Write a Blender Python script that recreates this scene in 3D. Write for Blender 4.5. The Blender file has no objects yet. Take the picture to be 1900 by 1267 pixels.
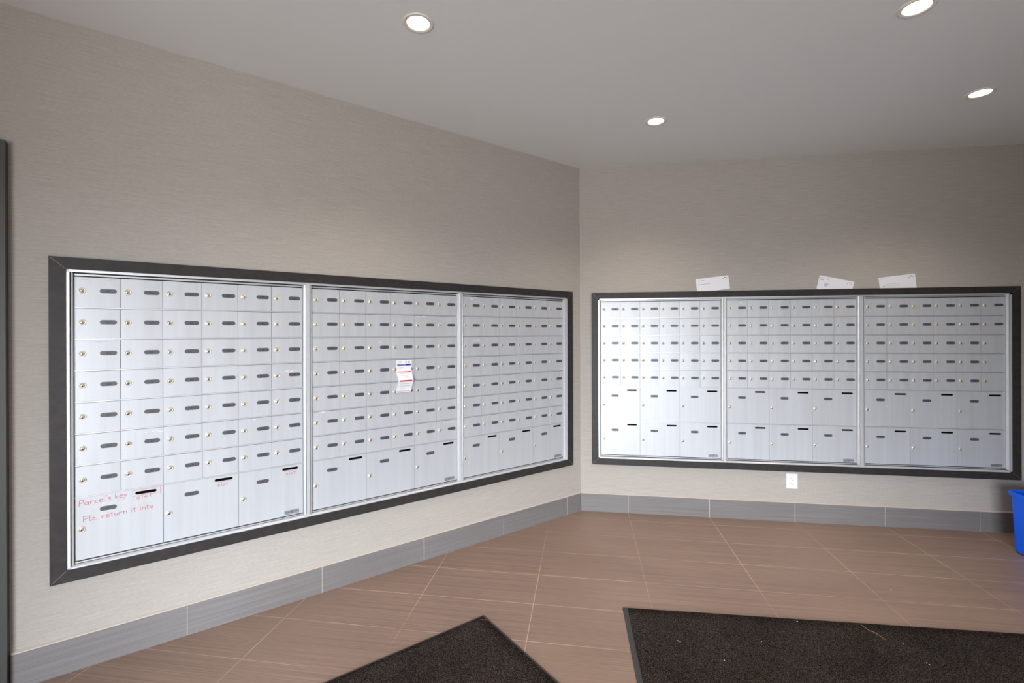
import bpy, bmesh, math, random
from mathutils import Vector, Matrix
random.seed(7)
C = bpy.context.scene.collection
PI = math.pi
S2 = math.sqrt(.5)

# ------------------------------------------------------------------ camera
scn = bpy.context.scene
cd = bpy.data.cameras.new('camera'); cam = bpy.data.objects.new('camera', cd); C.objects.link(cam)
yaw, roll, fpx = -.15026, -.00348, 868.312
cr, sr, cy, sy = math.cos(roll), math.sin(roll), math.cos(yaw), math.sin(yaw)
R_ = Vector((cr*cy, -cr*sy, sr)); U_ = Vector((-sr*cy, sr*sy, cr)); B_ = Vector((-sy, -cy, 0))
m = Matrix((R_, U_, B_)).transposed().to_4x4(); m.translation = Vector((.02658, -3.81063, 1.42516))
cam.matrix_world = m
cd.sensor_width = 36; cd.lens = fpx/1900*36
cd.shift_x = -(951.08-950)/1900; cd.shift_y = (618.84-633.5)/1900
cd.clip_start = .02
scn.camera = cam

# ------------------------------------------------------------------ world: daylight outside the entrance glazing
w = bpy.data.worlds.new('daylight'); scn.world = w; w.use_nodes = True
nt = w.node_tree; nt.nodes.clear()
wo = nt.nodes.new('ShaderNodeOutputWorld'); bg = nt.nodes.new('ShaderNodeBackground')
tc = nt.nodes.new('ShaderNodeTexCoord'); sx = nt.nodes.new('ShaderNodeSeparateXYZ'); rp = nt.nodes.new('ShaderNodeValToRGB')
mr = nt.nodes.new('ShaderNodeMapRange'); mr.inputs[1].default_value = -1; mr.inputs[2].default_value = 1
nt.links.new(tc.outputs['Generated'], sx.inputs[0]); nt.links.new(sx.outputs[2], mr.inputs[0]); nt.links.new(mr.outputs[0], rp.inputs[0])
e = rp.color_ramp.elements
e[0].position = 0; e[0].color = (.30, .29, .28, 1)
e[1].position = 1; e[1].color = (.62, .78, 1, 1)
for p_, c_ in ((.485, (.29, .29, .285, 1)), (.505, (.88, .93, .99, 1)), (.62, (.94, 1, 1.07, 1))):
    q = e.new(p_); q.color = c_
nt.links.new(rp.outputs[0], bg.inputs[0]); bg.inputs[1].default_value = 34.0
nt.links.new(bg.outputs[0], wo.inputs[0])

# sampling portal filling the entrance glazing (guides the sky light, gives none of its own)
WX0, WX1, WZ0, WZ1, WY = -1.60, 1.50, .06, 2.15, -7.3
MY = -3.95                   # mouth of the passage added behind the camera to narrow the daylight
pl = bpy.data.lights.new('window_portal', 'AREA'); pl.shape = 'RECTANGLE'
pl.size = WX1-WX0; pl.size_y = WZ1-WZ0; pl.cycles.is_portal = True
po = bpy.data.objects.new('window_portal', pl); C.objects.link(po)
po.location = ((WX0+WX1)/2, WY-.02, (WZ0+WZ1)/2); po.rotation_euler = (PI/2, 0, 0)

scn.view_settings.view_transform = 'Standard'; scn.view_settings.look = 'None'
scn.view_settings.gamma = 1; scn.view_settings.use_curve_mapping = False
scn.view_settings.exposure = 0.0

# ------------------------------------------------------------------ materials
def lin(c):
    return tuple(((v/255)/12.92 if v/255 <= .04045 else ((v/255+.055)/1.055)**2.4) for v in c)+(1,)
def mat(name, col, rough=.5, metal=0., spec=.5):
    M = bpy.data.materials.new(name); M.use_nodes = True
    b = M.node_tree.nodes['Principled BSDF']
    b.inputs['Base Color'].default_value = lin(col); b.inputs['Roughness'].default_value = rough
    b.inputs['Metallic'].default_value = metal; b.inputs['Specular IOR Level'].default_value = spec
    return M
class NG:
    def __init__(s, M): s.t = M.node_tree; s.b = s.t.nodes['Principled BSDF']
    def n(s, ty, **k):
        q = s.t.nodes.new(ty)
        for a, v in k.items(): setattr(q, a, v)
        return q
    def l(s, a, b): s.t.links.new(a, b)
    def coord(s, scale, off=(0, 0, 0), out='Object'):
        tc = s.n('ShaderNodeTexCoord'); mp = s.n('ShaderNodeMapping')
        mp.inputs['Scale'].default_value = scale; mp.inputs['Location'].default_value = off
        s.l(tc.outputs[out], mp.inputs[0]); return mp.outputs[0]
    def noise(s, vec, scale=1, detail=3, rough=.5):
        q = s.n('ShaderNodeTexNoise'); q.inputs['Scale'].default_value = scale
        q.inputs['Detail'].default_value = detail; q.inputs['Roughness'].default_value = rough
        s.l(vec, q.inputs['Vector']); return q.outputs[0]
    def ramp(s, fac, stops):
        r = s.n('ShaderNodeValToRGB'); el = r.color_ramp.elements
        el[0].position, el[0].color = stops[0][0], lin(stops[0][1])
        el[1].position, el[1].color = stops[-1][0], lin(stops[-1][1])
        for p, c in stops[1:-1]:
            q = el.new(p); q.color = lin(c)
        s.l(fac, r.inputs[0]); return r.outputs[0]
    def bump(s, h, st, dist):
        b = s.n('ShaderNodeBump'); b.inputs['Strength'].default_value = st; b.inputs['Distance'].default_value = dist
        s.l(h, b.inputs['Height']); s.l(b.outputs[0], s.b.inputs['Normal'])
    def math(s, op, a, b=None):
        q = s.n('ShaderNodeMath', operation=op)
        for i, v in enumerate((a, b)):
            if v is None: continue
            if isinstance(v, (int, float)): q.inputs[i].default_value = v
            else: s.l(v, q.inputs[i])
        return q.outputs[0]
    def mix(s, f, a, b):
        q = s.n('ShaderNodeMix', data_type='RGBA')
        s.l(f, q.inputs[0])
        for i, v in ((6, a), (7, b)):
            if isinstance(v, tuple): q.inputs[i].default_value = lin(v)
            else: s.l(v, q.inputs[i])
        return q.outputs[2]

# woven grey wallpaper, threads run horizontally
def wallpaper():
    M = mat('woven_wallpaper', (176, 168, 160), .75, spec=.3); g = NG(M)
    a = g.noise(g.coord((7, 7, 330)), 1, 4, .65)
    b = g.noise(g.coord((60, 60, 90), (3, 1, 2)), 1, 3)
    f = g.math('ADD', g.math('MULTIPLY', a, .75), g.math('MULTIPLY', b, .25))
    g.l(g.ramp(f, [(.3, (164, 158, 152)), (.5, (176, 170, 164)), (.7, (188, 183, 177))]), g.b.inputs['Base Color'])
    g.bump(f, .25, .002); return M
M_wall = wallpaper()
M_unseen_dark = mat('dark_unseen_wall', (84, 74, 66), .5)  # invented dark finish for unseen walls, cuts the bounced light
M_ceil = mat('ceiling_paint', (234, 238, 240), .85, spec=.2)
T, RY, X0, R0, U0 = .612, .30105, .37308, .15224, .15655
def tile(name, cols, grout, floor):
    M = mat(name, cols[1], .42, spec=.45); g = NG(M)
    if floor:
        st = g.noise(g.coord((.7, 190, 1)), 1, 3, .75); vr = g.noise(g.coord((.9, 1.6, 1)), 1, 2)
    else:
        st = g.noise(g.coord((1.2, 1.2, 260)), 1, 4, .7); vr = g.noise(g.coord((1, 1, 1)), 1, 2)
    f = g.math('ADD', g.math('MULTIPLY', st, .7), g.math('MULTIPLY', vr, .3))
    col = g.ramp(f, [(.33, cols[0]), (.5, cols[1]), (.67, cols[2])])
    tc = g.n('ShaderNodeTexCoord'); sp = g.n('ShaderNodeSeparateXYZ'); g.l(tc.outputs['Object'], sp.inputs[0])
    def line(out, off, per, wd):
        v = g.math('DIVIDE', g.math('SUBTRACT', out, off), per)
        v = g.math('ABSOLUTE', g.math('SUBTRACT', g.math('FRACT', v), .5))
        return g.math('GREATER_THAN', v, .5-wd/per/2)
    if floor:
        k = g.math('MAXIMUM', line(sp.outputs[0], X0, T, .0032), line(sp.outputs[1], -R0, RY, .0038))
    else:
        k = line(sp.outputs[0], 0, T, .0034)
    fade = g.ramp(g.noise(g.coord((1.3, 1.3, 1.3), (5, 2, 1)), 1, 3), [(.38, (90, 90, 90)), (.60, (255, 255, 255))])
    k2 = g.math('MULTIPLY', k, fade)
    g.l(g.mix(k2, col, grout), g.b.inputs['Base Color'])
    h = g.math('SUBTRACT', g.math('MULTIPLY', st, .35), g.math('MULTIPLY', k, .8))
    g.bump(h, .35, .0015); return M
M_floor = tile('ribbed_floor_tile', ((128, 106, 94), (153, 128, 114), (172, 147, 131)), (220, 193, 168), True)
M_base = tile('ribbed_base_tile', ((106, 103, 102), (122, 119, 119), (137, 135, 135)), (206, 198, 190), False)
M_caulk = mat('beige_caulk', (190, 181, 171), .6)

def alu(name, col, rough, metal=.22):
    M = mat(name, col, rough, metal); g = NG(M)
    oi = g.n('ShaderNodeObjectInfo')
    v = g.coord((26, 1, .8)); cb = g.n('ShaderNodeCombineXYZ'); g.l(g.math('MULTIPLY', oi.outputs['Random'], 37.), cb.inputs[1])
    ad = g.n('ShaderNodeVectorMath', operation='ADD'); g.l(v, ad.inputs[0]); g.l(cb.outputs[0], ad.inputs[1])
    n1 = g.noise(ad.outputs[0], 1, 3, .6)
    a = tuple(int(x*.975) for x in col); b = tuple(min(255, int(x*1.015)) for x in col)
    g.l(g.ramp(n1, [(.3, a), (.7, b)]), g.b.inputs['Base Color'])
    r = g.n('ShaderNodeMapRange'); r.inputs[1].default_value = .3; r.inputs[2].default_value = .7
    r.inputs[3].default_value = rough-.03; r.inputs[4].default_value = rough+.03
    g.l(n1, r.inputs[0]); g.l(r.outputs[0], g.b.inputs['Roughness'])
    n2 = g.noise(g.coord((9, 3, 3)), 1, 2)
    g.bump(n2, .25, .0018); return M
M_alu = alu('anodised_aluminium_door', (200, 204, 210), .43)
M_trim = mat('aluminium_trim', (224, 227, 231), .36, .45)
M_rail = mat('aluminium_rail', (204, 207, 211), .36, .4)
M_dark = mat('dark_recess', (24, 23, 26), .7)
M_black = mat('black_void', (4, 4, 5), .9, spec=.1)
M_lock = mat('nickel_lock', (232, 226, 214), .34, .55)
M_plug = mat('lock_plug', (206, 199, 184), .36, .55)
M_plate = mat('grey_number_plate', (84, 86, 92), .36)
M_digit = mat('engraved_digits', (38, 38, 42), .5)
M_lab = mat('maker_label_grey', (160, 163, 172), .4, .3)
M_ink = mat('label_ink', (62, 62, 70), .5)
M_red = mat('red_marker', (206, 84, 102), .5)
M_scuff = mat('white_scuff', (250, 250, 248), .6)
M_smudge = mat('grey_smudge', (176, 180, 186), .5)
def framewood():
    M = mat('charcoal_frame', (56, 53, 53), .45, spec=.22); g = NG(M)
    n = g.noise(g.coord((30, 30, 30)), 1, 3)
    g.l(g.ramp(n, [(.3, (50, 47, 47)), (.7, (59, 56, 56))]), g.b.inputs['Base Color']); return M
M_frame = framewood()
M_mitre = mat('mitre_joint_line', (150, 146, 142), .5)
M_door = mat('dark_green_grey_door', (62, 62, 60), .5)
M_white = mat('white_plastic', (238, 238, 240), .35)
M_paper = mat('white_paper', (240, 240, 246), .7)
M_pgrey = mat('print_grey', (178, 178, 186), .7)
M_pdark = mat('print_dark', (96, 96, 104), .7)
M_pgreen = mat('print_green_grey', (165, 185, 180), .7)
M_pblue = mat('print_blue', (25, 50, 150), .6)
M_pblue2 = mat('print_pale_blue', (120, 140, 200), .6)
M_pred = mat('print_red', (205, 60, 66), .6)
M_ppink = mat('print_pink', (238, 150, 152), .6)
M_pmauve = mat('print_mauve', (190, 140, 165), .6)
M_bin = mat('blue_plastic', (0, 104, 255), .45)
M_binin = mat('blue_plastic_rib', (0, 80, 205), .5)
M_can = mat('white_enamel', (232, 229, 224), .4)
M_straw = mat('straw_yellow', (150, 120, 70), .8)
M_orange = mat('orange_lint', (190, 100, 60), .8)
M_speck = mat('pale_crumb', (215, 210, 205), .8)
M_win = mat('window_frame_metal', (60, 60, 62), .4, .5)
def carpet():
    M = mat('charcoal_mat_pile', (56, 52, 52), .95, spec=.1); g = NG(M)
    a = g.noise(g.coord((300, 300, 300)), 1, 4, .7); b = g.noise(g.coord((3.5, 3.5, 3.5)), 1, 3)
    f = g.math('ADD', g.math('MULTIPLY', a, .93), g.math('MULTIPLY', b, .07))
    g.l(g.ramp(f, [(.40, (12, 9, 8)), (.5, (38, 32, 30)), (.62, (112, 101, 95))]), g.b.inputs['Base Color'])
    g.bump(a, 1., .006); return M
M_mat = carpet()
M_rubber = mat('mat_rubber_edge', (62, 62, 62), .6)
def emit(name, col, st):
    M = mat(name, (255, 255, 255)); b = M.node_tree.nodes['Principled BSDF']
    b.inputs['Emission Color'].default_value = lin(col); b.inputs['Emission Strength'].default_value = st; return M
M_lamp = emit('lamp_glow', (255, 236, 210), 14.)

# ------------------------------------------------------------------ mesh helpers
class MB:
    def __init__(s): s.v = []; s.f = []; s.m = []; s.mats = []; s.sm = []
    def mi(s, M):
        if M not in s.mats: s.mats.append(M)
        return s.mats.index(M)
    def add(s, vs, fs, M, smooth=False):
        o = len(s.v); s.v += [tuple(v) for v in vs]; k = s.mi(M)
        for f in fs: s.f.append([i+o for i in f]); s.m.append(k); s.sm.append(smooth)
        return s
    def box(s, a, b, M):
        (x0, y0, z0), (x1, y1, z1) = [tuple(min(p, q) for p, q in zip(a, b)), tuple(max(p, q) for p, q in zip(a, b))]
        vs = [(x, y, z) for z in (z0, z1) for y in (y0, y1) for x in (x0, x1)]
        return s.add(vs, [(0, 2, 3, 1), (4, 5, 7, 6), (0, 1, 5, 4), (2, 6, 7, 3), (0, 4, 6, 2), (1, 3, 7, 5)], M)
    def prism(s, poly, axis_pts, M, smooth=False):
        # poly: list of 3D points (closed), extruded by vector
        n = len(poly); v = Vector(axis_pts)
        vs = [Vector(p) for p in poly]+[Vector(p)+v for p in poly]
        fs = [list(range(n))[::-1], list(range(n, 2*n))]
        s.add(vs, fs, M)
        return s.add(vs, [(i, (i+1) % n, (i+1) % n+n, i+n) for i in range(n)], M, smooth)
    def lathe(s, prof, M, seg=32, axis='z', smooth=True, close=False):
        # prof (r, h)
        vs = []
        for r, h in prof:
            for k in range(seg):
                a = 2*PI*k/seg; c, q = r*math.cos(a), r*math.sin(a)
                vs.append((c, q, h) if axis == 'z' else (c, -h, q))
        fs = []
        for i in range(len(prof)-1):
            for k in range(seg):
                k2 = (k+1) % seg
                fs.append((i*seg+k, i*seg+k2, (i+1)*seg+k2, (i+1)*seg+k))
        if close: fs.append([(len(prof)-1)*seg+k for k in range(seg)])
        return s.add(vs, fs, M, smooth)
    def ribbon(s, pts, wd, y, M):
        # flat stroke in the XZ plane, facing -Y
        for (a, b) in zip(pts[:-1], pts[1:]):
            dx, dz = b[0]-a[0], b[1]-a[1]; L = math.hypot(dx, dz) or 1e-6
            nx, nz = -dz/L*wd/2, dx/L*wd/2; ex, ez = dx/L*wd*.3, dz/L*wd*.3
            s.add([(a[0]-ex+nx, y, a[1]-ez+nz), (a[0]-ex-nx, y, a[1]-ez-nz), (b[0]+ex-nx, y, b[1]+ez-nz), (b[0]+ex+nx, y, b[1]+ez+nz)],
                  [(0, 1, 2, 3)], M)
        return s
    def mesh(s, name, bevel=0):
        me = bpy.data.meshes.new(name); me.from_pydata(s.v, [], s.f)
        for M in s.mats: me.materials.append(M)
        for p, k, q in zip(me.polygons, s.m, s.sm): p.material_index = k; p.use_smooth = q
        bm = bmesh.new(); bm.from_mesh(me)
        bmesh.ops.recalc_face_normals(bm, faces=bm.faces) if bevel >= 0 else None
        if bevel > 0: bmesh.ops.bevel(bm, geom=list(bm.edges), offset=bevel, segments=2, affect='EDGES', profile=.6)
        bm.to_mesh(me); bm.free(); return me
    def build(s, name, parent=None, bevel=0, loc=None):
        return link(name, s.mesh(name, bevel), parent, loc)
def link(name, me, parent=None, loc=None):
    o = bpy.data.objects.new(name, me); C.objects.link(o)
    if parent is not None: o.parent = parent
    if loc is not None: o.location = loc
    return o
def tag(o, label, cat, group=None):
    o['label'] = label; o['category'] = cat
    if group: o['group'] = group
    return o
def thing(name, label, cat, loc=(0, 0, 0), rz=0, group=None):
    o = bpy.data.objects.new(name, None); C.objects.link(o); o.location = loc; o.rotation_euler = (0, 0, rz)
    o.empty_display_size = .05
    return tag(o, label, cat, group)
def struct(o): o['kind'] = 'structure'; return o

def stadium(w, h, cx=0, cz=0, n=8):
    r = h/2; a = w/2-r; pts = []
    for k in range(n+1):
        t = -PI/2+PI*k/n; pts.append((cx+a+r*math.cos(t), cz+r*math.sin(t)))
    for k in range(n+1):
        t = PI/2+PI*k/n; pts.append((cx-a+r*math.cos(t), cz+r*math.sin(t)))
    return pts

# ------------------------------------------------------------------ glyphs
_g = {}
def glyph(ch):
    if ch not in _g:
        cu = bpy.data.curves.new('g', 'FONT'); cu.body = ch; cu.size = 1; cu.resolution_u = 3
        ob = bpy.data.objects.new('g', cu); me = bpy.data.meshes.new_from_object(ob)
        vs = [tuple(v.co) for v in me.vertices]; fs = [tuple(p.vertices) for p in me.polygons]
        x0 = min(v[0] for v in vs); x1 = max(v[0] for v in vs)
        _g[ch] = ([(x-x0, y) for x, y, z in vs], fs, x1-x0)
        bpy.data.objects.remove(ob); bpy.data.curves.remove(cu); bpy.data.meshes.remove(me)
    return _g[ch]
def text(mb, s, cx, cz, h, y, M, gap=.12):
    gs = [glyph(c) for c in s]; k = h/.73
    tot = sum(g[2] for g in gs)+gap*(len(gs)-1); x = -tot/2
    for vs, fs, wd in gs:
        mb.add([(cx+(px+x)*k, y, cz+(pz-.365)*k) for px, pz in vs], fs, M); x += wd+gap

# ------------------------------------------------------------------ room shell
# plan: inner corner at the origin, right wall runs along +x, left wall runs 135 degrees from it
H = 2.7525
RW, LW = 5.2, 5.586          # lengths of the two walls in view
XL = -LW*S2
OPEN_R = (.120, 3.045, .405, 1.7315)     # opening for the mailbox bank (s0, s1, z0, z1), hidden under the frame
OPEN_L = (.128, 3.048, .411, 1.7305)
def wall_mesh(L, opn, sgn, name):
    # local: x along the wall, y=0 the face, y>0 behind it
    s0, s1, z0, z1 = opn; th = .14; mb = MB()
    X = lambda a: sgn*a
    mb.box((X(0), 0, 0), (X(s0), th, H), M_wall); mb.box((X(s1), 0, 0), (X(L), th, H), M_wall)
    mb.box((X(s0), 0, 0), (X(s1), th, z0), M_wall); mb.box((X(s0), 0, z1), (X(s1), th, H), M_wall)
    return mb.mesh(name)
wr = struct(link('wall_right', wall_mesh(RW, OPEN_R, 1, 'wall_right')))
wl = struct(link('wall_left', wall_mesh(LW, OPEN_L, -1, 'wall_left'))); wl.rotation_euler = (0, 0, PI/4)
mb = MB(); mb.box((RW, MY, 0), (RW+.14, 0, H), M_wall); struct(mb.build('wall_side'))
mb = MB(); mb.box((XL-.1, MY-.14, 0), (WX0-.19, MY, H), M_unseen_dark); struct(mb.build('wall_back_left'))
mb = MB(); mb.box((WX1+.19, MY-.14, 0), (RW+.14, MY, H), M_unseen_dark); struct(mb.build('wall_back_right'))
mb = MB(); mb.box((WX0-.19, WY-.14, 0), (WX0-.05, MY, H), M_unseen_dark); struct(mb.build('added_passage_wall_left'))  # added unseen wall, holds daylight back from the far left
mb = MB(); mb.box((WX1+.05, WY-.14, 0), (WX1+.19, MY, H), M_unseen_dark); struct(mb.build('added_passage_wall_right'))  # added unseen wall, shades the far end of the right wall
mb = MB(); mb.box((WX0-.05, WY-.14, WZ1), (WX1+.05, WY, H), M_wall); mb.box((WX0-.05, WY-.14, 0), (WX1+.05, WY, WZ0), M_wall)
for x in (WX0-.05, WX1): mb.box((x, WY-.14, WZ0), (x+.05, WY, WZ1), M_wall)
struct(mb.build('wall_entrance'))
# glazing frame of the entrance behind the camera
mb = MB(); y0, y1 = WY-.10, WY-.04
for x in (WX0, WX0+1.18, WX0+2.37, WX1-.05): mb.box((x, y0, WZ0), (x+.05, y1, WZ1), M_win)
for z in (WZ0, WZ1-.05): mb.box((WX0, y0, z), (WX1, y1, z+.05), M_win)
struct(mb.build('window_1'))
# floor slab
mb = MB(); mb.prism([(0, 0.1, -.1), (RW+.1, .1, -.1), (RW+.1, WY-.1, -.1), (XL-.1, WY-.1, -.1), (XL-.1, XL+.05, -.1)], (0, 0, .1), M_floor)
struct(mb.build('floor'))
# ceiling with round holes for the recessed lamps
LIGHTS = [(-.6668, -1.8934), (.4803, -.7751), (1.378, -1.672), (2.2128, -.8485)]
HOLE = .054
bm = bmesh.new()
def loop(pts):
    vs = [bm.verts.new((x, y, 0)) for x, y in pts]
    return [bm.edges.new((vs[i], vs[(i+1) % len(vs)])) for i in range(len(vs))]
ed = loop([(0.06, .1), (RW+.1, .1), (RW+.1, WY-.1), (XL-.1, WY-.1), (XL-.1, XL+.05)])
for x, y in LIGHTS+[(.35, -2.85)]: ed += loop([(x+HOLE*math.cos(2*PI*k/32), y+HOLE*math.sin(2*PI*k/32)) for k in range(32)])
bmesh.ops.triangle_fill(bm, edges=ed, use_beauty=True)
r = bmesh.ops.extrude_face_region(bm, geom=list(bm.faces))
bmesh.ops.translate(bm, verts=[v for v in r['geom'] if isinstance(v, bmesh.types.BMVert)], vec=(0, 0, .05))
bmesh.ops.recalc_face_normals(bm, faces=bm.faces)
me = bpy.data.meshes.new('ceiling'); bm.to_mesh(me); bm.free(); me.materials.append(M_ceil)
struct(link('ceiling', me, None, (0, 0, H)))
# tiled baseboards: tile band, then a beige bead of caulk on top
def base_mesh(L, sgn, off, name):
    mb = MB(); X = lambda a: sgn*a-off
    a, b = X(.004), X(L)
    mb.box((a, -.010, 0), (b, 0, .1425), M_base)
    mb.prism([(a, 0, .1425), (a, -.0105, .1425), (a, -.0095, .1465), (a, -.001, .1515), (a, 0, .1515)], (b-a, 0, 0), M_caulk)
    return mb.mesh(name)
o = struct(link('baseboard_right', base_mesh(RW, 1, X0, 'baseboard_right'), None, (X0, 0, 0)))
o = struct(link('baseboard_left', base_mesh(3.187, -1, -U0, 'baseboard_left'), None, (-U0*S2, -U0*S2, 0))); o.rotation_euler = (0, 0, PI/4)

# dark door casing and door at the far left
WL = Matrix.Rotation(PI/4, 4, 'Z')
mb = MB(); mb.box((-3.190, -.045, 0), (-3.262, .0, 2.195), M_door); mb.box((-4.24, -.045, 0), (-4.312, 0, 2.195), M_door)
mb.box((-3.262, -.045, 2.123), (-4.24, 0, 2.195), M_door)
d = struct(mb.build('door_1')); d.rotation_euler = (0, 0, PI/4)
mb = MB(); mb.box((-3.264, -.022, .004), (-4.238, -.001, 2.121), M_door); mb.build('door_leaf', d)
mb = MB(); mb.lathe([(.004, .02), (.026, .021), (.026, .03), (.01, .034), (.009, .06)], M_trim, 20, 'y'); mb.box((-.008, -.058, -.009), (.115, -.072, .009), M_trim)
mb.build('door_handle', d, loc=(-4.16, 0, 1.0))

# ------------------------------------------------------------------ mailbox banks
CW = .1513                    # column width
def lock_mesh():
    mb = MB()
    mb.lathe([(.0131, -.001), (.0131, .0018), (.0118, .0032), (.0094, .0034), (.0090, .0024)], M_lock, 28, 'y')
    mb.lathe([(.0090, .0024), (.0086, .0030), (.0001, .0030)], M_plug, 28, 'y')
    mb.prism([(x, -.0033, z) for x, z in stadium(.0020, .0019, 0, 0)], (0, .0006, 0), M_black)
    mb.prism([(-.0011, -.0034, -.0050), (.0011, -.0034, -.0050), (.0009, -.0034, .0042), (-.0009, -.0034, .0042)], (0, .0006, 0), M_black)
    mb.prism([(.0023*math.cos(a*PI/6), -.00345, -.0030+.0026*math.sin(a*PI/6)) for a in range(12)], (0, .0006, 0), M_black)
    return mb.mesh('lock')
ME_lock = lock_mesh()
def plate_mesh(s):
    mb = MB()
    mb.prism([(x, -.0009, z) for x, z in stadium(.0575, .0188)], (0, .0011, 0), M_plate)
    if s: text(mb, s, 0, -.0002, .0100, -.0011, M_digit)
    return mb.mesh('number_plate')
def box_door(w, h):
    # gently bowed sheet door
    mb = MB(); nx = 10; th = .0035; vs = []
    for i in range(nx+1):
        t = i/nx; b = .0007*(1-(2*t-1)**2)
        for z in (-h/2, h/2): vs.append((w*t, -b, z))
    fs = [(2*i, 2*i+2, 2*i+3, 2*i+1) for i in range(nx)]
    mb.add(vs, fs, M_alu, True)
    mb.add([(0, 0, -h/2), (w, 0, -h/2), (w, 0, h/2), (0, 0, h/2), (0, th, -h/2), (w, th, -h/2), (w, th, h/2), (0, th, h/2)],
           [(1, 5, 6, 2), (0, 3, 7, 4), (4, 7, 6, 5)], M_alu)
    mb.add([v for v in vs[0::2]]+[(w, th, -h/2), (0, th, -h/2)], [list(range(nx+3))], M_alu)
    mb.add([v for v in vs[1::2]]+[(w, th, h/2), (0, th, h/2)], [list(range(nx+3))], M_alu)
    return mb.mesh('mailbox_door', -1)
def parcel_door(w, h, slot):
    bm = bmesh.new()
    def loop(pts):
        vs = [bm.verts.new((x, 0, z)) for x, z in pts]
        return [bm.edges.new((vs[i], vs[(i+1) % len(vs)])) for i in range(len(vs))]
    ed = loop([(0, -h/2), (w, -h/2), (w, h/2), (0, h/2)])
    ed += loop([p for i, p in enumerate(stadium(.077, .0128, slot[0], slot[1])) if i not in (9, 18) or True])
    bmesh.ops.triangle_fill(bm, edges=ed, use_beauty=True)
    r = bmesh.ops.extrude_face_region(bm, geom=list(bm.faces))
    bmesh.ops.translate(bm, verts=[v for v in r['geom'] if isinstance(v, bmesh.types.BMVert)], vec=(0, .0035, 0))
    bmesh.ops.recalc_face_normals(bm, faces=bm.faces)
    me = bpy.data.meshes.new('parcel_door'); bm.to_mesh(me); bm.free(); me.materials.append(M_alu); return me
def slot_mesh():
    mb = MB(); p = stadium(.0769, .0127)
    n = len(p); vs = [(x, .0007, z) for x, z in p]+[(x, .0060, z) for x, z in p]
    mb.add(vs, [(i, (i+1) % n, (i+1) % n+n, i+n) for i in range(n)]+[list(range(n, 2*n)), list(range(n))], M_black)
    return mb.mesh('key_slot')
ME_slot = slot_mesh()
def label_mesh():
    mb = MB(); w, h = .070, .0195
    mb.box((-w/2, -.0006, -h/2), (w/2, 0, h/2), M_lab)
    y = -.0007
    for a, b in (((-w/2, -h/2), (w/2, -h/2)), ((-w/2, h/2), (w/2, h/2)), ((-w/2, -h/2), (-w/2, h/2)), ((w/2, -h/2), (w/2, h/2))):
        mb.ribbon([a, b], .0008, y, M_ink)
    mb.prism([(.0115*math.cos(k*PI/10), -.0008, .0082*math.sin(k*PI/10)) for k in range(20)], (0, .0003, 0), M_ink)
    mb.prism([(.0098*math.cos(k*PI/10), -.0009, .0068*math.sin(k*PI/10)) for k in range(20)], (0, .0002, 0), M_lab)
    for x0, x1, z in ((-.006, .006, .002), (-.0045, .0045, -.0005), (-.003, .003, -.003), (-.031, -.014, .003), (-.031, -.014, -.001), (.014, .028, .003), (.014, .028, -.001), (-.028, -.016, -.006)):
        mb.ribbon([(x0, z), (x1, z)], .0016, -.001, M_ink)
    for x in (-.0325, .0325): mb.prism([(x+.0014*math.cos(k*PI/4), -.0009, .0014*math.sin(k*PI/4)) for k in range(8)], (0, .0003, 0), M_ink)
    return mb.mesh('maker_label')
ME_label = label_mesh()

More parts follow.
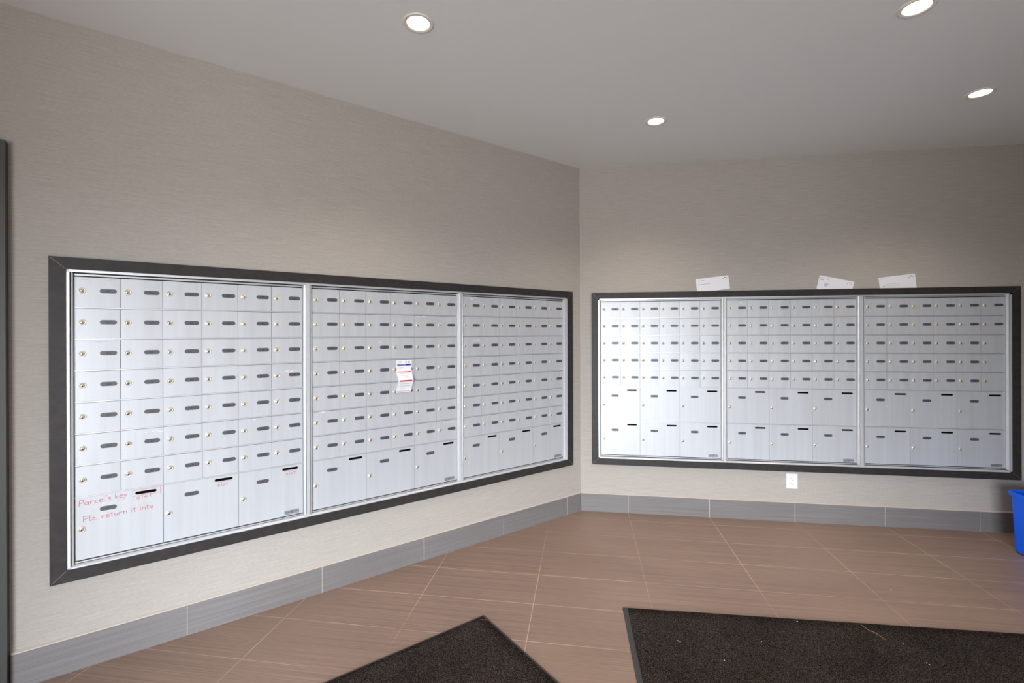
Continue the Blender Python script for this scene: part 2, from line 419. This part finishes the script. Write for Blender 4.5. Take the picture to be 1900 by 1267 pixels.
GAP = .0016
ZT = 1.679
def unit(label, place, ncol_w, rows, pitch, parcels, ph, offs, first, pfirst, blank=(), lip=.0062):
    """place(s)->Empty at the unit's bottom-left; local x right, z up, -y out of the wall"""
    nrow = rows; W = ncol_w; cw = W/6
    zb = ZT-rows*pitch-parcels*ph         # bottom of the lowest doors
    root = place(label, zb)
    zt = ZT-zb
    # housing: dark box behind the doors
    mb = MB(); mb.box((-.016, .0045, -.018), (W+.016, .110, zt+.020), M_dark); mb.build('housing', root)
    # silver face frame: rails between rows, top and bottom rail, hinge lip on the left, sloped closing stile on the right
    mb = MB(); rh = .0052
    zs = [zt-k*pitch for k in range(1, rows+1)]+[zt-rows*pitch-k*ph for k in range(1, parcels)]
    for z in zs: mb.box((0, -.0004, z-rh/2), (W+.001, .0045, z+rh/2), M_rail)
    mb.box((0, -.0012, zt+.0012), (W, .0045, zt+.0085), M_rail)
    mb.box((0, -.0012, -.0068), (W, .0045, -.0018), M_rail)
    zl = -.0085
    mb.prism([(-lip, .0045, zl), (-lip, -.0140, zl), (-lip+.0016, -.0155, zl), (-.0022, -.0140, zl), (-.0016, -.001, zl), (-.0016, .0045, zl)], (0, 0, zt+.0200), M_trim)
    mb.prism([(W+.0018, .0045, zl), (W+.0018, -.0008, zl), (W+.0075, -.0135, zl), (W+.0115, -.0148, zl), (W+.0125, -.0140, zl), (W+.0125, .0045, zl)], (0, 0, zt+.0200), M_trim)
    mb.build('face_frame', root)
    dh = pitch-rh-.0022
    me_small = {}
    key = (round(cw, 4), round(pitch, 4))
    me_d = box_door(cw-GAP, dh)
    n = first
    for c in range(6):
        for r in range(rows):
            d = link('mailbox_door', me_d, root, (c*cw+GAP/2, 0, zt-(r+.5)*pitch-.0005))
            d.rotation_euler = (random.gauss(0, .0022), 0, -abs(random.gauss(0, .0030)))
            link('lock', ME_lock, d, (.0245, -.0005, .0050)).rotation_euler = (0, random.gauss(0, .12), 0)
            if (c, r) not in blank:
                link('number_plate', plate_mesh(str(n)), d, (.1105, -.0006, .0065))
            n += 1
    pdh = ph-rh-GAP
    so, po_, lo = offs
    me_p = parcel_door(2*cw-GAP, pdh, (.2385, ph/2-so))
    k = pfirst; doors = []
    for r in range(parcels):
        for c in range(3):
            d = link('parcel_door', me_p, root, (2*c*cw+GAP/2, 0, zt-rows*pitch-(r+.5)*ph))
            link('lock', ME_lock, d, (.0205, 0, ph/2-lo))
            link('number_plate', plate_mesh('P%d' % k), d, (.108, 0, ph/2-po_))
            link('key_slot', ME_slot, d, (.2385, 0, ph/2-so))
            if r == parcels-1 and c == 2: link('maker_label', ME_label, d, (2*cw-.057, 0, -pdh/2+.0165))
            k += 1; doors.append(d)
    return root, doors
def on_left(u):      # u = distance of the unit's left edge from the corner
    def f(label, zb): return thing('mailbox_unit', label, 'mailbox unit', (-u*S2, -u*S2, zb), PI/4, 'mailbox units set into the walls')
    return f
def on_right(x):
    def f(label, zb): return thing('mailbox_unit', label, 'mailbox unit', (x, 0, zb), 0, 'mailbox units set into the walls')
    return f
LO = (.0205, .064, .138); RO = (.0290, .0730, .1465)
L1, dL1 = unit('large silver mailbox unit with red handwritten note on its lower left parcel door', on_left(2.9965), .9080, 7, .13557, 1, .2715, LO, 101, 1, lip=.0085)
L2, dL2 = unit('silver mailbox unit with a folded white paper notice taped to one door', on_left(2.0440), .9075, 7, .13557, 1, .2715, LO, 201, 4)
L3, dL3 = unit('silver mailbox unit just left of the room corner, rightmost on the left wall', on_left(1.0950), .9065, 7, .13557, 1, .2715, LO, 301, 7)
R1, dR1 = unit('brightly lit silver mailbox unit just right of the room corner', on_right(.1655), .9075, 5, .1355, 2, .2730, RO, 401, 10, lip=.0085)
R2, dR2 = unit('silver mailbox unit in the middle of the right wall, above the electrical outlet', on_right(1.1180), .9085, 5, .1355, 2, .2730, RO, 501, 16)
R3, dR3 = unit('silver mailbox unit at far right with three small doors missing number plates', on_right(2.0780), .9110, 5, .1355, 2, .2730, RO, 601, 22, blank={(5, 2), (5, 3), (5, 4)})

# ---- dark mitred surrounds with the silver inner channel and mullions
def surround(label, loc, rz, s0, s1, z0, z1, i0, i1, j0, j1, mull):
    root = thing('surround_frame', label, 'frame', (loc[0], loc[1], z0), rz)
    Z = lambda z: z-z0
    yb, yf = -.0085, -.022
    def rail(name, poly):
        mb = MB(); mb.prism([(x, yf, z) for x, z in poly], (0, yf*0+(yb-yf), 0), M_frame)
        return mb.build(name, root, .0008)
    o_ = [(s0, Z(z0)), (s1, Z(z0)), (s1, Z(z1)), (s0, Z(z1))]; q = [(i0, Z(j0)), (i1, Z(j0)), (i1, Z(j1)), (i0, Z(j1))]
    e = .0003
    rail('bottom_rail', [o_[0], o_[1], q[1], q[0]]); rail('top_rail', [q[3], q[2], o_[2], o_[3]])
    rail('side_rail', [o_[0], q[0], q[3], o_[3]]); rail('side_rail', [q[1], o_[1], o_[2], q[2]])
    mb = MB()
    for a, b in zip(o_, q): mb.ribbon([(a[0]*.88+b[0]*.12, a[1]*.88+b[1]*.12), (a[0]*.04+b[0]*.96, a[1]*.04+b[1]*.96)], .0012, yf-.0002, M_mitre)
    mb.build('mitre_joint', root)
    # backing strips that hold the frame off the wall (sides and bottom only: the top is open behind)
    mb = MB()
    mb.box((s0+.008, yb, Z(z0)+.01), (i0-.012, 0, Z(z1)-.06), M_dark); mb.box((i1+.012, yb, Z(z0)+.01), (s1-.008, 0, Z(z1)-.06), M_dark)
    mb.box((s0+.03, yb, Z(z0)+.008), (s1-.03, 0, Z(j0)-.03), M_dark)
    mb.build('backing_strip', root)
    # silver channel lining the opening
    mb = MB(); w = .0105; f = -.0165; bk = .004
    mb.box((i0-.004, f, Z(j0)-.004), (i0+w, bk, Z(j1)+.004), M_trim); mb.box((i1-.0125, f, Z(j0)-.004), (i1+.004, bk, Z(j1)+.004), M_trim)
    mb.box((i0, f, Z(j1)-.0105), (i1, bk, Z(j1)+.004), M_trim)
    mb.prism([(i0, f, Z(j0)-.004), (i0, f, Z(j0)+.0055), (i0, f+.002, Z(j0)+.0078), (i0, -.003, Z(j0)+.0120), (i0, bk, Z(j0)+.0120), (i0, bk, Z(j0)-.004)], (i1-i0, 0, 0), M_trim)
    mb.build('inner_channel', root)
    for a, b in mull:
        mb = MB(); y = -.0150; a2, b2 = a, b; c = (a+b)/2
        mb.prism([(a, bk, Z(j0)+.005), (a, y+.002, Z(j0)+.005), (a+.002, y, Z(j0)+.005), (c-.0012, y, Z(j0)+.005), (c, y+.0022, Z(j0)+.005), (c+.0012, y, Z(j0)+.005),
                  (b-.002, y, Z(j0)+.005), (b, y+.002, Z(j0)+.005), (b, bk, Z(j0)+.005)], (0, 0, j1-j0-.009), M_trim)
        mb.build('mullion', root)
    return root
surround('dark charcoal frame around the mailbox bank on the left wall', (0, 0), PI/4, -3.0715, -.1010, .3870, 1.7535, -3.0195, -.1545, .4370, 1.7035,
         ((-2.0725, -2.0535), (-1.1215, -1.1045)))
surround('dark charcoal frame around the mailbox bank on the right wall', (0, 0), 0, .0918, 3.0700, .3805, 1.7475, .1430, 3.0170, .4310, 1.7000,
         ((1.0890, 1.1085), (2.0435, 2.0680)))

# ---- red marker writing (stroke letters, each a list of polylines in a unit box 1 high)
LET = {
 'P': [[(.0, 0), (.05, 1)], [(.0, .95), (.45, 1), (.55, .75), (.4, .5), (.05, .45)]],
 'a': [[(.42, .5), (.2, .55), (.02, .3), (.12, .03), (.35, .1), (.45, .5), (.45, .1), (.55, 0)]],
 'r': [[(.05, .5), (.1, 0)], [(.1, .3), (.25, .52), (.42, .5)]],
 'c': [[(.42, .48), (.2, .52), (.03, .28), (.15, .02), (.42, .06)]],
 'e': [[(.05, .27), (.4, .3), (.35, .5), (.15, .52), (.02, .25), (.15, 0), (.42, .05)]],
 'l': [[(.12, 1), (.1, .05), (.2, 0)]],
 "'": [[(.1, 1), (.04, .8)]],
 's': [[(.38, .5), (.15, .55), (.06, .4), (.34, .2), (.3, .02), (.02, .04)]],
 'k': [[(.08, .95), (.08, 0)], [(.4, .5), (.1, .25), (.45, 0)]],
 'y': [[(.02, .55), (.2, .2)], [(.45, .6), (.05, -.35)]],
 'z': [[(.03, .5), (.4, .5), (.05, .03), (.45, .05)]],
 '.': [[(.05, .05), (.1, .02)]],
 't': [[(.2, .85), (.18, .05), (.32, 0)], [(-.02, .58), (.42, .6)]],
 'u': [[(.03, .5), (.06, .05), (.3, .05), (.4, .5), (.42, 0)]],
 'n': [[(.05, .5), (.05, 0)], [(.05, .35), (.25, .52), (.4, .4), (.42, 0)]],
 'i': [[(.1, .5), (.1, 0)], [(.1, .75), (.12, .8)]],
 'o': [[(.22, .5), (.03, .28), (.2, 0), (.4, .22), (.25, .5)]],
}
WID = {'l': .3, "'": .22, '.': .25, 'i': .28, 'P': .62, 'a': .62, 't': .5}
def write(mb, s, x0, x1, z0, z1, h, wd, skip=.0):
    tot = sum(.35 if ch == ' ' else WID.get(ch, .52) for ch in s); k = (x1-x0)/tot; x = 0
    for ch in s:
        if ch == ' ': x += .35; continue
        for st in LET[ch]:
            pts = [(x0+(x+px)*k, z0+(z1-z0)*(x/tot)+pz*h) for px, pz in st]
            mb.ribbon(pts, wd, -.0005, M_red)
        x += WID.get(ch, .52)
# door-local coordinates: x from the door's left edge, z from its centre.  door centre z world:
zc = ZT-7*.13557-.2715/2
mb = MB()
ul = 2.9965
wx = lambda u: ul-u-.0008
write(mb, "Parcel's key", wx(2.983), wx(2.822), .692-zc, .7035-zc, .0245, .0019)
write(mb, "slot", wx(2.792), wx(2.730), .6830-zc, .687-zc, .0165, .0017)
write(mb, "Plz. return it into", wx(2.970), wx(2.728), .622-zc, .631-zc, .0235, .0019)
mb.ribbon([(wx(2.805), .7225-zc), (wx(2.7050), .7235-zc), (wx(2.7045), .6930-zc)], .0010, -.0005, M_red)
mb.ribbon([(wx(2.805), .7215-zc), (wx(2.804), .6955-zc), (wx(2.778), .6985-zc), (wx(2.706), .6975-zc)], .0010, -.0005, M_red)
mb.build('marker_writing', dL1[0])
for i, (a, b) in ((1, (2.4800, 2.4330)), (2, (2.1740, 2.1220))):
    mb = MB(); off = i*2*.908/6; q = lambda u: ul-off-u-.0008
    write(mb, "slot", q(a), q(b), .6775-zc, .6795-zc, .0175, .0018)
    mb.ribbon([(q(a)-.008, .6985-zc), (q(b)+.012, .6995-zc)], .0010, -.0005, M_red)
    mb.build('marker_writing', dL1[i])
# ---- scuffs and torn label residue on a few doors (u, z, width, colour)
def scuff(root, u_left, u, z, w, h, n, M, name='scuff_mark'):
    zb = root.location.z; x = u_left-u; mb = MB()
    for k in range(n):
        a = x+random.uniform(-w/2, w/2); b = z-zb+random.uniform(-h/2, h/2); L = random.uniform(.1, .35)*w; s = random.uniform(-.25, .25)
        pts = [(a, b), (a+L*.5, b+s*L*.5+random.uniform(-.001, .001)), (a+L, b+s*L)]
        mb.ribbon(pts, random.uniform(.0009, .0022), -.0012, M)
    # put it on the door that carries it
    best = min([c for c in root.children if c.name.startswith(('mailbox_door', 'parcel_door'))],
               key=lambda c: abs(c.location.x+(.075 if c.name.startswith('m') else .15)-x)+abs(c.location.z-(z-zb)))
    me = mb.mesh(name); 
    for v in me.vertices: v.co.x -= best.location.x; v.co.z -= best.location.z
    link(name, me, best)
scuff(L1, 2.9965, 2.172, 1.2300, .060, .012, 7, M_scuff)
scuff(L1, 2.9965, 2.748, .9820, .070, .004, 5, M_scuff)
scuff(L1, 2.9965, 2.335, .9900, .040, .004, 4, M_scuff)
scuff(L1, 2.9965, 2.930, 1.6650, .085, .004, 3, M_smudge)
scuff(L1, 2.9965, 2.900, 1.3980, .070, .003, 4, M_smudge)
scuff(L1, 2.9965, 2.560, 1.2560, .030, .003, 2, M_scuff)
scuff(L2, 2.0440, 1.400, 1.5340, .060, .006, 6, M_scuff)
scuff(L2, 2.0440, 1.655, 1.3760, .016, .004, 3, M_scuff)
scuff(L2, 2.0440, 1.840, 1.0900, .070, .008, 6, M_smudge)
scuff(L2, 2.0440, 1.980, .9960, .060, .004, 5, M_scuff)
scuff(L2, 2.0440, 1.205, .8460, .060, .006, 6, M_scuff)
scuff(L2, 2.0440, 1.190, 1.2480, .014, .004, 2, M_scuff)
scuff(L3, 1.0950, 1.030, 1.6650, .080, .010, 7, M_scuff)
scuff(L3, 1.0950, .985, 1.3820, .060, .010, 6, M_scuff)
scuff(L3, 1.0950, .900, .7430, .012, .004, 2, M_scuff)
scuff(R2, -1.1180, -1.202, 1.6560, .050, .003, 4, M_scuff)
scuff(R3, -2.0780, -2.200, 1.5300, .016, .003, 3, M_scuff)
scuff(R3, -2.0780, -2.230, .8830, .014, .014, 8, M_scuff)

# ------------------------------------------------------------------ folded paper notice taped to a door of the middle left unit
def notice():
    W2 = .0495; z0 = 1.0685
    kn = [(1.0660, 1.0685), (1.1330, 1.1455), (1.1960, 1.1955), (1.2690, 1.2645)]
    def zz(z):
        for (a, b), (c, d) in zip(kn[:-1], kn[1:]):
            if z <= c+1e-6: return b+(d-b)*(z-a)/(c-a)
        return z
    sec = [(.0022, 1.2690), (.0022, 1.2300), (.0030, 1.1960), (.0120, 1.1740), (.0340, 1.1330), (.0300, 1.1240), (.0120, 1.0880), (.0070, 1.0660)]
    sec = [(d, zz(z)) for d, z in sec]
    skew = [0, 0, 0, .0, .0, .0, -.003, -.005]
    mb = MB(); th = .0004
    vs = []
    for (d, z), k in zip(sec, skew):
        for x in (-W2+k, W2+k): vs.append((x, -d, z-z0))
    n = len(sec)
    mb.add(vs, [(2*i, 2*i+1, 2*i+3, 2*i+2) for i in range(n-1)], M_paper)
    mb.add([(x, y+th, z) for x, y, z in vs], [(2*i+2, 2*i+3, 2*i+1, 2*i) for i in range(n-1)], M_paper)
    def at(z):
        for (d0, z_0), (d1, z_1) in zip(sec[:-1], sec[1:]):
            if z_1 <= z <= z_0: t = (z_0-z)/(z_0-z_1); return -(d0+(d1-d0)*t)-.0004
        return -.003
    def bar(mb, x0, x1, za, zb, M):
        k = -.004 if za < 1.09 else 0; za = zz(za); zb = zz(zb)
        mb.add([(x0+k, at(za), za-z0), (x1+k, at(za), za-z0), (x1+k, at(zb), zb-z0), (x0+k, at(zb), zb-z0)], [(0, 1, 2, 3)], M)
    bar(mb, -.043, -.010, 1.2560, 1.2610, M_pgrey); bar(mb, -.043, -.018, 1.2510, 1.2525, M_pgrey)
    for x in (.008, .014, .026, .030, .036): bar(mb, x, x+.0035, 1.2500, 1.2620, M_pgrey)
    bar(mb, -.044, .012, 1.2330, 1.2445, M_pblue2); bar(mb, -.044, -.000, 1.2330, 1.2370, M_pblue); bar(mb, .012, .044, 1.2330, 1.2445, M_pblue)
    bar(mb, -.044, .028, 1.1890, 1.1975, M_ppink); bar(mb, .028, .044, 1.1890, 1.1975, M_pred)
    for z, x0, x1, M in ((1.2260, -.04, -.02, M_pgrey), (1.2210, -.03, .0, M_pgrey), (1.2160, -.035, -.01, M_pgrey), (1.2180, .02, .04, M_ppink),
                         (1.1830, -.025, .02, M_pgreen), (1.1790, -.030, .040, M_ppink), (1.1660, -.02, .03, M_pgrey), (1.1580, .0, .02, M_ppink)):
        bar(mb, x0, x1, z, z+.0018, M)
    bar(mb, -.040, .002, 1.1245, 1.1320, M_pred); bar(mb, .002, .041, 1.1245, 1.1320, M_pred)
    for z, x0, x1, M in ((1.1120, -.035, .038, M_pgreen), (1.1000, -.035, .036, M_pgrey), (1.0860, -.030, .006, M_pgrey)): bar(mb, x0, x1, z, z+.0018, M)
    bar(mb, -.046, .042, 1.0710, 1.0740, M_pmauve)
    o = mb.build('paper_notice', None, -1, (-1.5075*S2, -1.5075*S2, 1.0685)); o.rotation_euler = (0, 0, PI/4)
    tag(o, 'folded white paper notice with blue and red bars hanging on a middle mailbox door', 'notice')
notice()

# ------------------------------------------------------------------ envelopes tucked behind the right frame
def envelope(label, x, z, ang, kind):
    # x, z = top-left corner on the wall; ang tilt
    w, h = .242, .105; c, s = math.cos(ang), math.sin(ang)
    P = lambda a, b, y: (a*c+b*s, y, a*s-b*c)     # a right, b down
    mb = MB(); vs = []
    for y in (-.0030, -.0046):
        for a, b in ((0, h), (w, h), (w, 0), (0, 0)): vs.append(P(a, b, y))
    mb.add(vs, [(0, 1, 2, 3), (7, 6, 5, 4), (0, 4, 5, 1), (1, 5, 6, 2), (2, 6, 7, 3), (3, 7, 4, 0)], M_paper)
    def r(a0, a1, b0, b1, M): mb.add([P(a0, b1, -.0049), P(a1, b1, -.0049), P(a1, b0, -.0049), P(a0, b0, -.0049)], [(0, 1, 2, 3)], M)
    def dot(a, b, q, M): mb.add([P(a+q*math.cos(k*PI/4), b+q*math.sin(k*PI/4), -.0049) for k in range(8)][::-1], [tuple(range(8))], M)
    dot(w-.028, .014, .0045, M_pdark); dot(w-.042, .023, .0045, M_pgrey)
    r(w-.022, w-.010, .022, .0245, M_pgrey); r(w-.020, w-.010, .012, .014, M_pgrey)
    if kind == 0:
        r(.016, .062, .016, .0195, M_pgrey); r(.012, .105, .045, .0475, M_pgreen); r(.010, .112, .0455, .0468, M_pgrey); dot(.092, .060, .003, M_pgrey)
        r(.016, .075, .030, .032, M_paper)
    if kind == 1:
        mb2 = [(.012, .022), (.016, .014), (.020, .022), (.024, .014), (.028, .016)]
        for p, q in zip(mb2[:-1], mb2[1:]): r(min(p[0], q[0]), min(p[0], q[0])+.0016, min(p[1], q[1]), max(p[1], q[1]), M_pdark)
        r(.010, .036, .0280, .0310, M_pdark); r(.052, .074, .014, .017, M_pgrey); r(.052, .070, .020, .0225, M_pgrey)
        for k in range(4): r(.045, .078-.004*k, .052+.006*k, .0555+.006*k, M_pgrey)
    if kind == 2:
        r(.006, .032, .010, .0115, M_pgrey); r(.006, .026, .014, .0155, M_pgrey)
        r(.045, .128, .055, .0565, M_pgrey); r(.045, .128, .070, .0715, M_pgrey); r(.128, .1295, .055, .0715, M_pgrey); dot(.030, .068, .004, M_pdark)
    tag(mb.build('envelope', None, -1, (x, 0, z)), label, 'envelope', 'envelopes tucked behind the right frame')
envelope('white envelope tucked behind the right frame, nearest the room corner', .8890, 1.8414, math.radians(6.6), 0)
envelope('white envelope sloping down to the right behind the right frame', 1.7764, 1.8551, math.radians(-13.2), 1)
envelope('white envelope behind the right frame, rightmost of the three', 2.1729, 1.8265, math.radians(6.2), 2)

# ------------------------------------------------------------------ electrical outlet
ot = thing('electrical_outlet', 'white electrical outlet plate on the right wall below the mailboxes', 'outlet', (1.5783, 0, .3052))
mb = MB(); mb.box((-.0392, -.0055, -.0572), (.0392, 0, .0572), M_white); mb.build('cover_plate', ot, .0012)
mb = MB(); mb.box((-.0168, -.0075, -.0335), (.0168, -.005, .0335), M_white)
for z in (.0175, -.0175):
    for x, h in ((-.0063, .0080), (.0063, .0065)): mb.box((x-.0012, -.0078, z+.003-h/2), (x+.0012, -.007, z+.003+h/2), M_ink)
    mb.prism([(.0026*math.cos(k*PI/5), -.0078, z-.0088+.0026*math.sin(k*PI/5)) for k in range(10)], (0, .0006, 0), M_ink)
mb.build('receptacle', ot)
for z in (.0484, -.0484):
    mb = MB(); mb.lathe([(.003, .0050), (.003, .0062), (.0001, .0066)], M_white, 14, 'y'); mb.build('screw', ot, loc=(0, 0, z))

# ------------------------------------------------------------------ recessed downlights
DL = ['round recessed ceiling light at upper left, alone on that side', 'round recessed ceiling light nearest the room corner',
      'round recessed ceiling light cut by the top edge of the view, at upper right', 'round recessed ceiling light farthest right, nearest the right wall']
mb = MB(); mb.lathe([(.0660, .0), (.0655, -.0025), (.0600, -.0042), (.0500, -.0030), (.0475, .0)], M_can, 48); ME_ring = mb.mesh('trim_ring')
mb = MB(); mb.lathe([(.0480, -.001), (.0470, .004), (.0430, .030), (.0385, .062), (.0380, .085)], M_can, 48, smooth=True)
mb.lathe([(.0380, .085), (.0001, .085)], M_can, 48); ME_baf = mb.mesh('baffle', -1)
mb = MB(); mb.lathe([(.0375, .060), (.0360, .050), (.0300, .041), (.0200, .036), (.0100, .034), (.0002, .0335)], M_lamp, 40); ME_bulb = mb.mesh('bulb')
for (x, y), lb in zip(LIGHTS, DL):
    t = thing('recessed_downlight', lb, 'ceiling light', (x, y, H), 0, 'recessed lights in the ceiling')
    link('trim_ring', ME_ring, t); link('baffle', ME_baf, t); link('bulb', ME_bulb, t)
    li = bpy.data.lights.new('lamp_beam', 'SPOT'); li.energy = 32; li.color = (1, .84, .66); li.spot_size = math.radians(118); li.spot_blend = .9; li.shadow_soft_size = .03
    lo = bpy.data.objects.new('lamp_beam', li); C.objects.link(lo); lo.parent = t; lo.location = (0, 0, .020)

# ------------------------------------------------------------------ floor mats
for x, y in ((.35, -2.85),):  # added unseen downlight, lifts the floor and its bounce onto the ceiling
    t = thing('recessed_downlight', 'added recessed ceiling light above the viewpoint, outside the view, brightening floor and ceiling', 'ceiling light', (x, y, H), 0, 'recessed lights in the ceiling')
    link('trim_ring', ME_ring, t); link('baffle', ME_baf, t); link('bulb', ME_bulb, t)
    li = bpy.data.lights.new('lamp_beam', 'SPOT'); li.energy = 32; li.color = (1, .84, .66); li.spot_size = math.radians(118); li.spot_blend = .9; li.shadow_soft_size = .03
    lo = bpy.data.objects.new('lamp_beam', li); C.objects.link(lo); lo.parent = t; lo.location = (0, 0, .020)
def floor_mat(name, label, loc, rz, w, d, border):
    # local: corner at origin, x right, -y toward the viewer
    root = thing(name, label, 'floor mat', (loc[0], loc[1], 0), rz)
    mb = MB(); b = border
    def rr(x0, y0, x1, y1, r, n=5):
        pts = []
        for cx, cy_, a0 in ((x1-r, y1-r, 0), (x0+r, y1-r, 90), (x0+r, y0+r, 180), (x1-r, y0+r, 270)):
            for k in range(n+1):
                a = math.radians(a0+90*k/n); pts.append((cx+r*math.cos(a), cy_+r*math.sin(a)))
        return pts
    mb.prism([(x, y, .0) for x, y in rr(0, -d, w, 0, .006)], (0, 0, .0035), M_rubber); mb.build('rubber_backing', root)
    # pile: gridded top with a rounded edge
    x0, x1, y0, y1 = b[0], w-b[1], -d+b[2], -b[3]
    mb = MB(); nx, ny = 60, 40; vs = []; rn = random.Random(3)
    for j in range(ny+1):
        for i in range(nx+1):
            e = 0 if i in (0, nx) or j in (0, ny) else (1 if 1 < i < nx-1 and 1 < j < ny-1 else .75)
            tx, ty = i/nx, j/ny
            # pull the first rows close to the edge
            fx = (.003/(x1-x0) if i == 1 else 1-.003/(x1-x0) if i == nx-1 else tx); fy = (.003/(y1-y0) if j == 1 else 1-.003/(y1-y0) if j == ny-1 else ty)
            vs.append((x0+(x1-x0)*fx, y0+(y1-y0)*fy, .0034+.0056*e+(rn.uniform(-.0003, .0003) if e == 1 else 0)))
    mb.add(vs, [(j*(nx+1)+i, j*(nx+1)+i+1, (j+1)*(nx+1)+i+1, (j+1)*(nx+1)+i) for j in range(ny) for i in range(nx)], M_mat, True)
    mb.build('carpet_pile', root); return root
floor_mat('entrance_mat', 'charcoal entrance mat with its corner pointing at the room corner, left of the larger mat', (-.4769, -1.4933), -PI/4-.005, 0.9, 1.5, (.010, .010, .01, .010))
floor_mat('entrance_mat', 'large charcoal entrance mat lying parallel to the right wall', (.2220, -1.3256), .0285, 2.4, 1.5, (.024, .01, .02, .006))
tag(MB().ribbon([(0, 0), (.012, .0006), (.03, -.0005)], .004, 0, M_orange).build('lint_thread', loc=(-.482, -1.545, .0098)), 'tiny orange thread lying on the corner of the left mat', 'thread').rotation_euler = (-PI/2, 0, .1)
def tube(pts, r, M, name):
    cu = bpy.data.curves.new(name, 'CURVE'); cu.dimensions = '3D'; cu.bevel_depth = r; cu.bevel_resolution = 2
    sp = cu.splines.new('POLY'); sp.points.add(len(pts)-1)
    for q, p in zip(sp.points, pts): q.co = (*p, 1)
    ob = bpy.data.objects.new(name, cu); me = bpy.data.meshes.new_from_object(ob); me.materials.clear(); me.materials.append(M)
    bpy.data.objects.remove(ob); bpy.data.curves.remove(cu); return link(name, me)
tag(tube([(1.3518, -1.3200, .0100), (1.3580, -1.3450, .0108), (1.3616, -1.3618, .0104), (1.3720, -1.3700, .0112), (1.3792, -1.3724, .0104), (1.3890, -1.4010, .0110), (1.3959, -1.4241, .0100)], .0010, M_straw, 'straw'),
    'thin yellow straw lying near the back edge of the right mat', 'straw')
sp_ = [(1.0581, -1.3344), (.8287, -1.5193), (.624, -1.674), (1.4747, -1.5657), (1.4781, -1.5759), (1.4578, -1.4442), (.4511, -1.5682), (.4600, -1.5750)]
def crumb(): 
    mb = MB(); mb.lathe([(.0001, 0), (.0022, .0003), (.0026, .0014), (.0014, .0024), (.0001, .0027)], M_speck, 7); return mb.mesh('crumb')
me = crumb()
for i, (x, y) in enumerate(sp_):
    o = link('crumb', me, None, (x, y, .0088)); o.scale = (1.2, .8, 1); o.rotation_euler = (0, 0, i*1.3)
    tag(o, 'tiny pale crumb of litter on the large right mat', 'crumb', 'crumbs on the right mat')
tag(link('crumb', me, None, (1.7048, -.936, 0)), 'tiny pale crumb on the floor tiles beyond the right mat', 'crumb')

# ------------------------------------------------------------------ blue recycling bin
def bin_():
    root = thing('recycling_bin', 'bright blue plastic recycling bin on the floor at the right edge', 'bin', (2.967, -.456, 0))
    h = .392
    def ring(x, y, r, z, n=6):
        pts = []
        for cx, cy_, a0 in ((x-r, y-r, 0), (-x+r, y-r, 90), (-x+r, -y+r, 180), (x-r, -y+r, 270)):
            for k in range(n+1):
                a = math.radians(a0+90*k/n); pts.append((cx+r*math.cos(a), cy_+r*math.sin(a), z))
        return pts
    def shell(lv, M, name, cap=True):
        mb = MB(); rings = [ring(*q) for q in lv]; n = len(rings[0]); vs = sum(rings, [])
        fs = [(i*n+k, i*n+(k+1) % n, (i+1)*n+(k+1) % n, (i+1)*n+k) for i in range(len(rings)-1) for k in range(n)]
        if cap: fs += [list(range(n))[::-1], [(len(rings)-1)*n+k for k in range(n)]]
        mb.add(vs, fs, M, True); o = mb.build(name, root)
        o.data.set_sharp_from_angle(angle=.6) if hasattr(o.data, 'set_sharp_from_angle') else None; return o
    X, Y = .200, .150
    shell([(X-.018, Y-.016, .03, .006), (X-.014, Y-.012, .03, 0.012), (X-.012, Y-.010, .03, .03), (X-.0, Y+.000, .034, h-.03),
           (X+.000, Y+.000, .034, h-.004), (X-.004, Y-.004, .032, h-.004), (X-.005, Y-.005, .032, h-.05), (X-.018, Y-.016, .028, .016)], M_bin, 'body')
    shell([(X+.001, Y+.001, .036, h-.026), (X+.013, Y+.013, .046, h-.022), (X+.015, Y+.015, .046, h-.003), (X+.011, Y+.011, .044, h), (X-.003, Y-.003, .033, h),
           (X-.0045, Y-.0045, .033, h-.006)], M_bin, 'rim', False)
    for sx_ in (-1, 1):
        for sy_ in (-1, 1):
            mb = MB(); mb.lathe([(.014, 0), (.016, .003), (.016, .012)], M_binin, 16, close=True); mb.build('foot', root, loc=(sx_*(X-.06), sy_*(Y-.055), 0))
bin_()
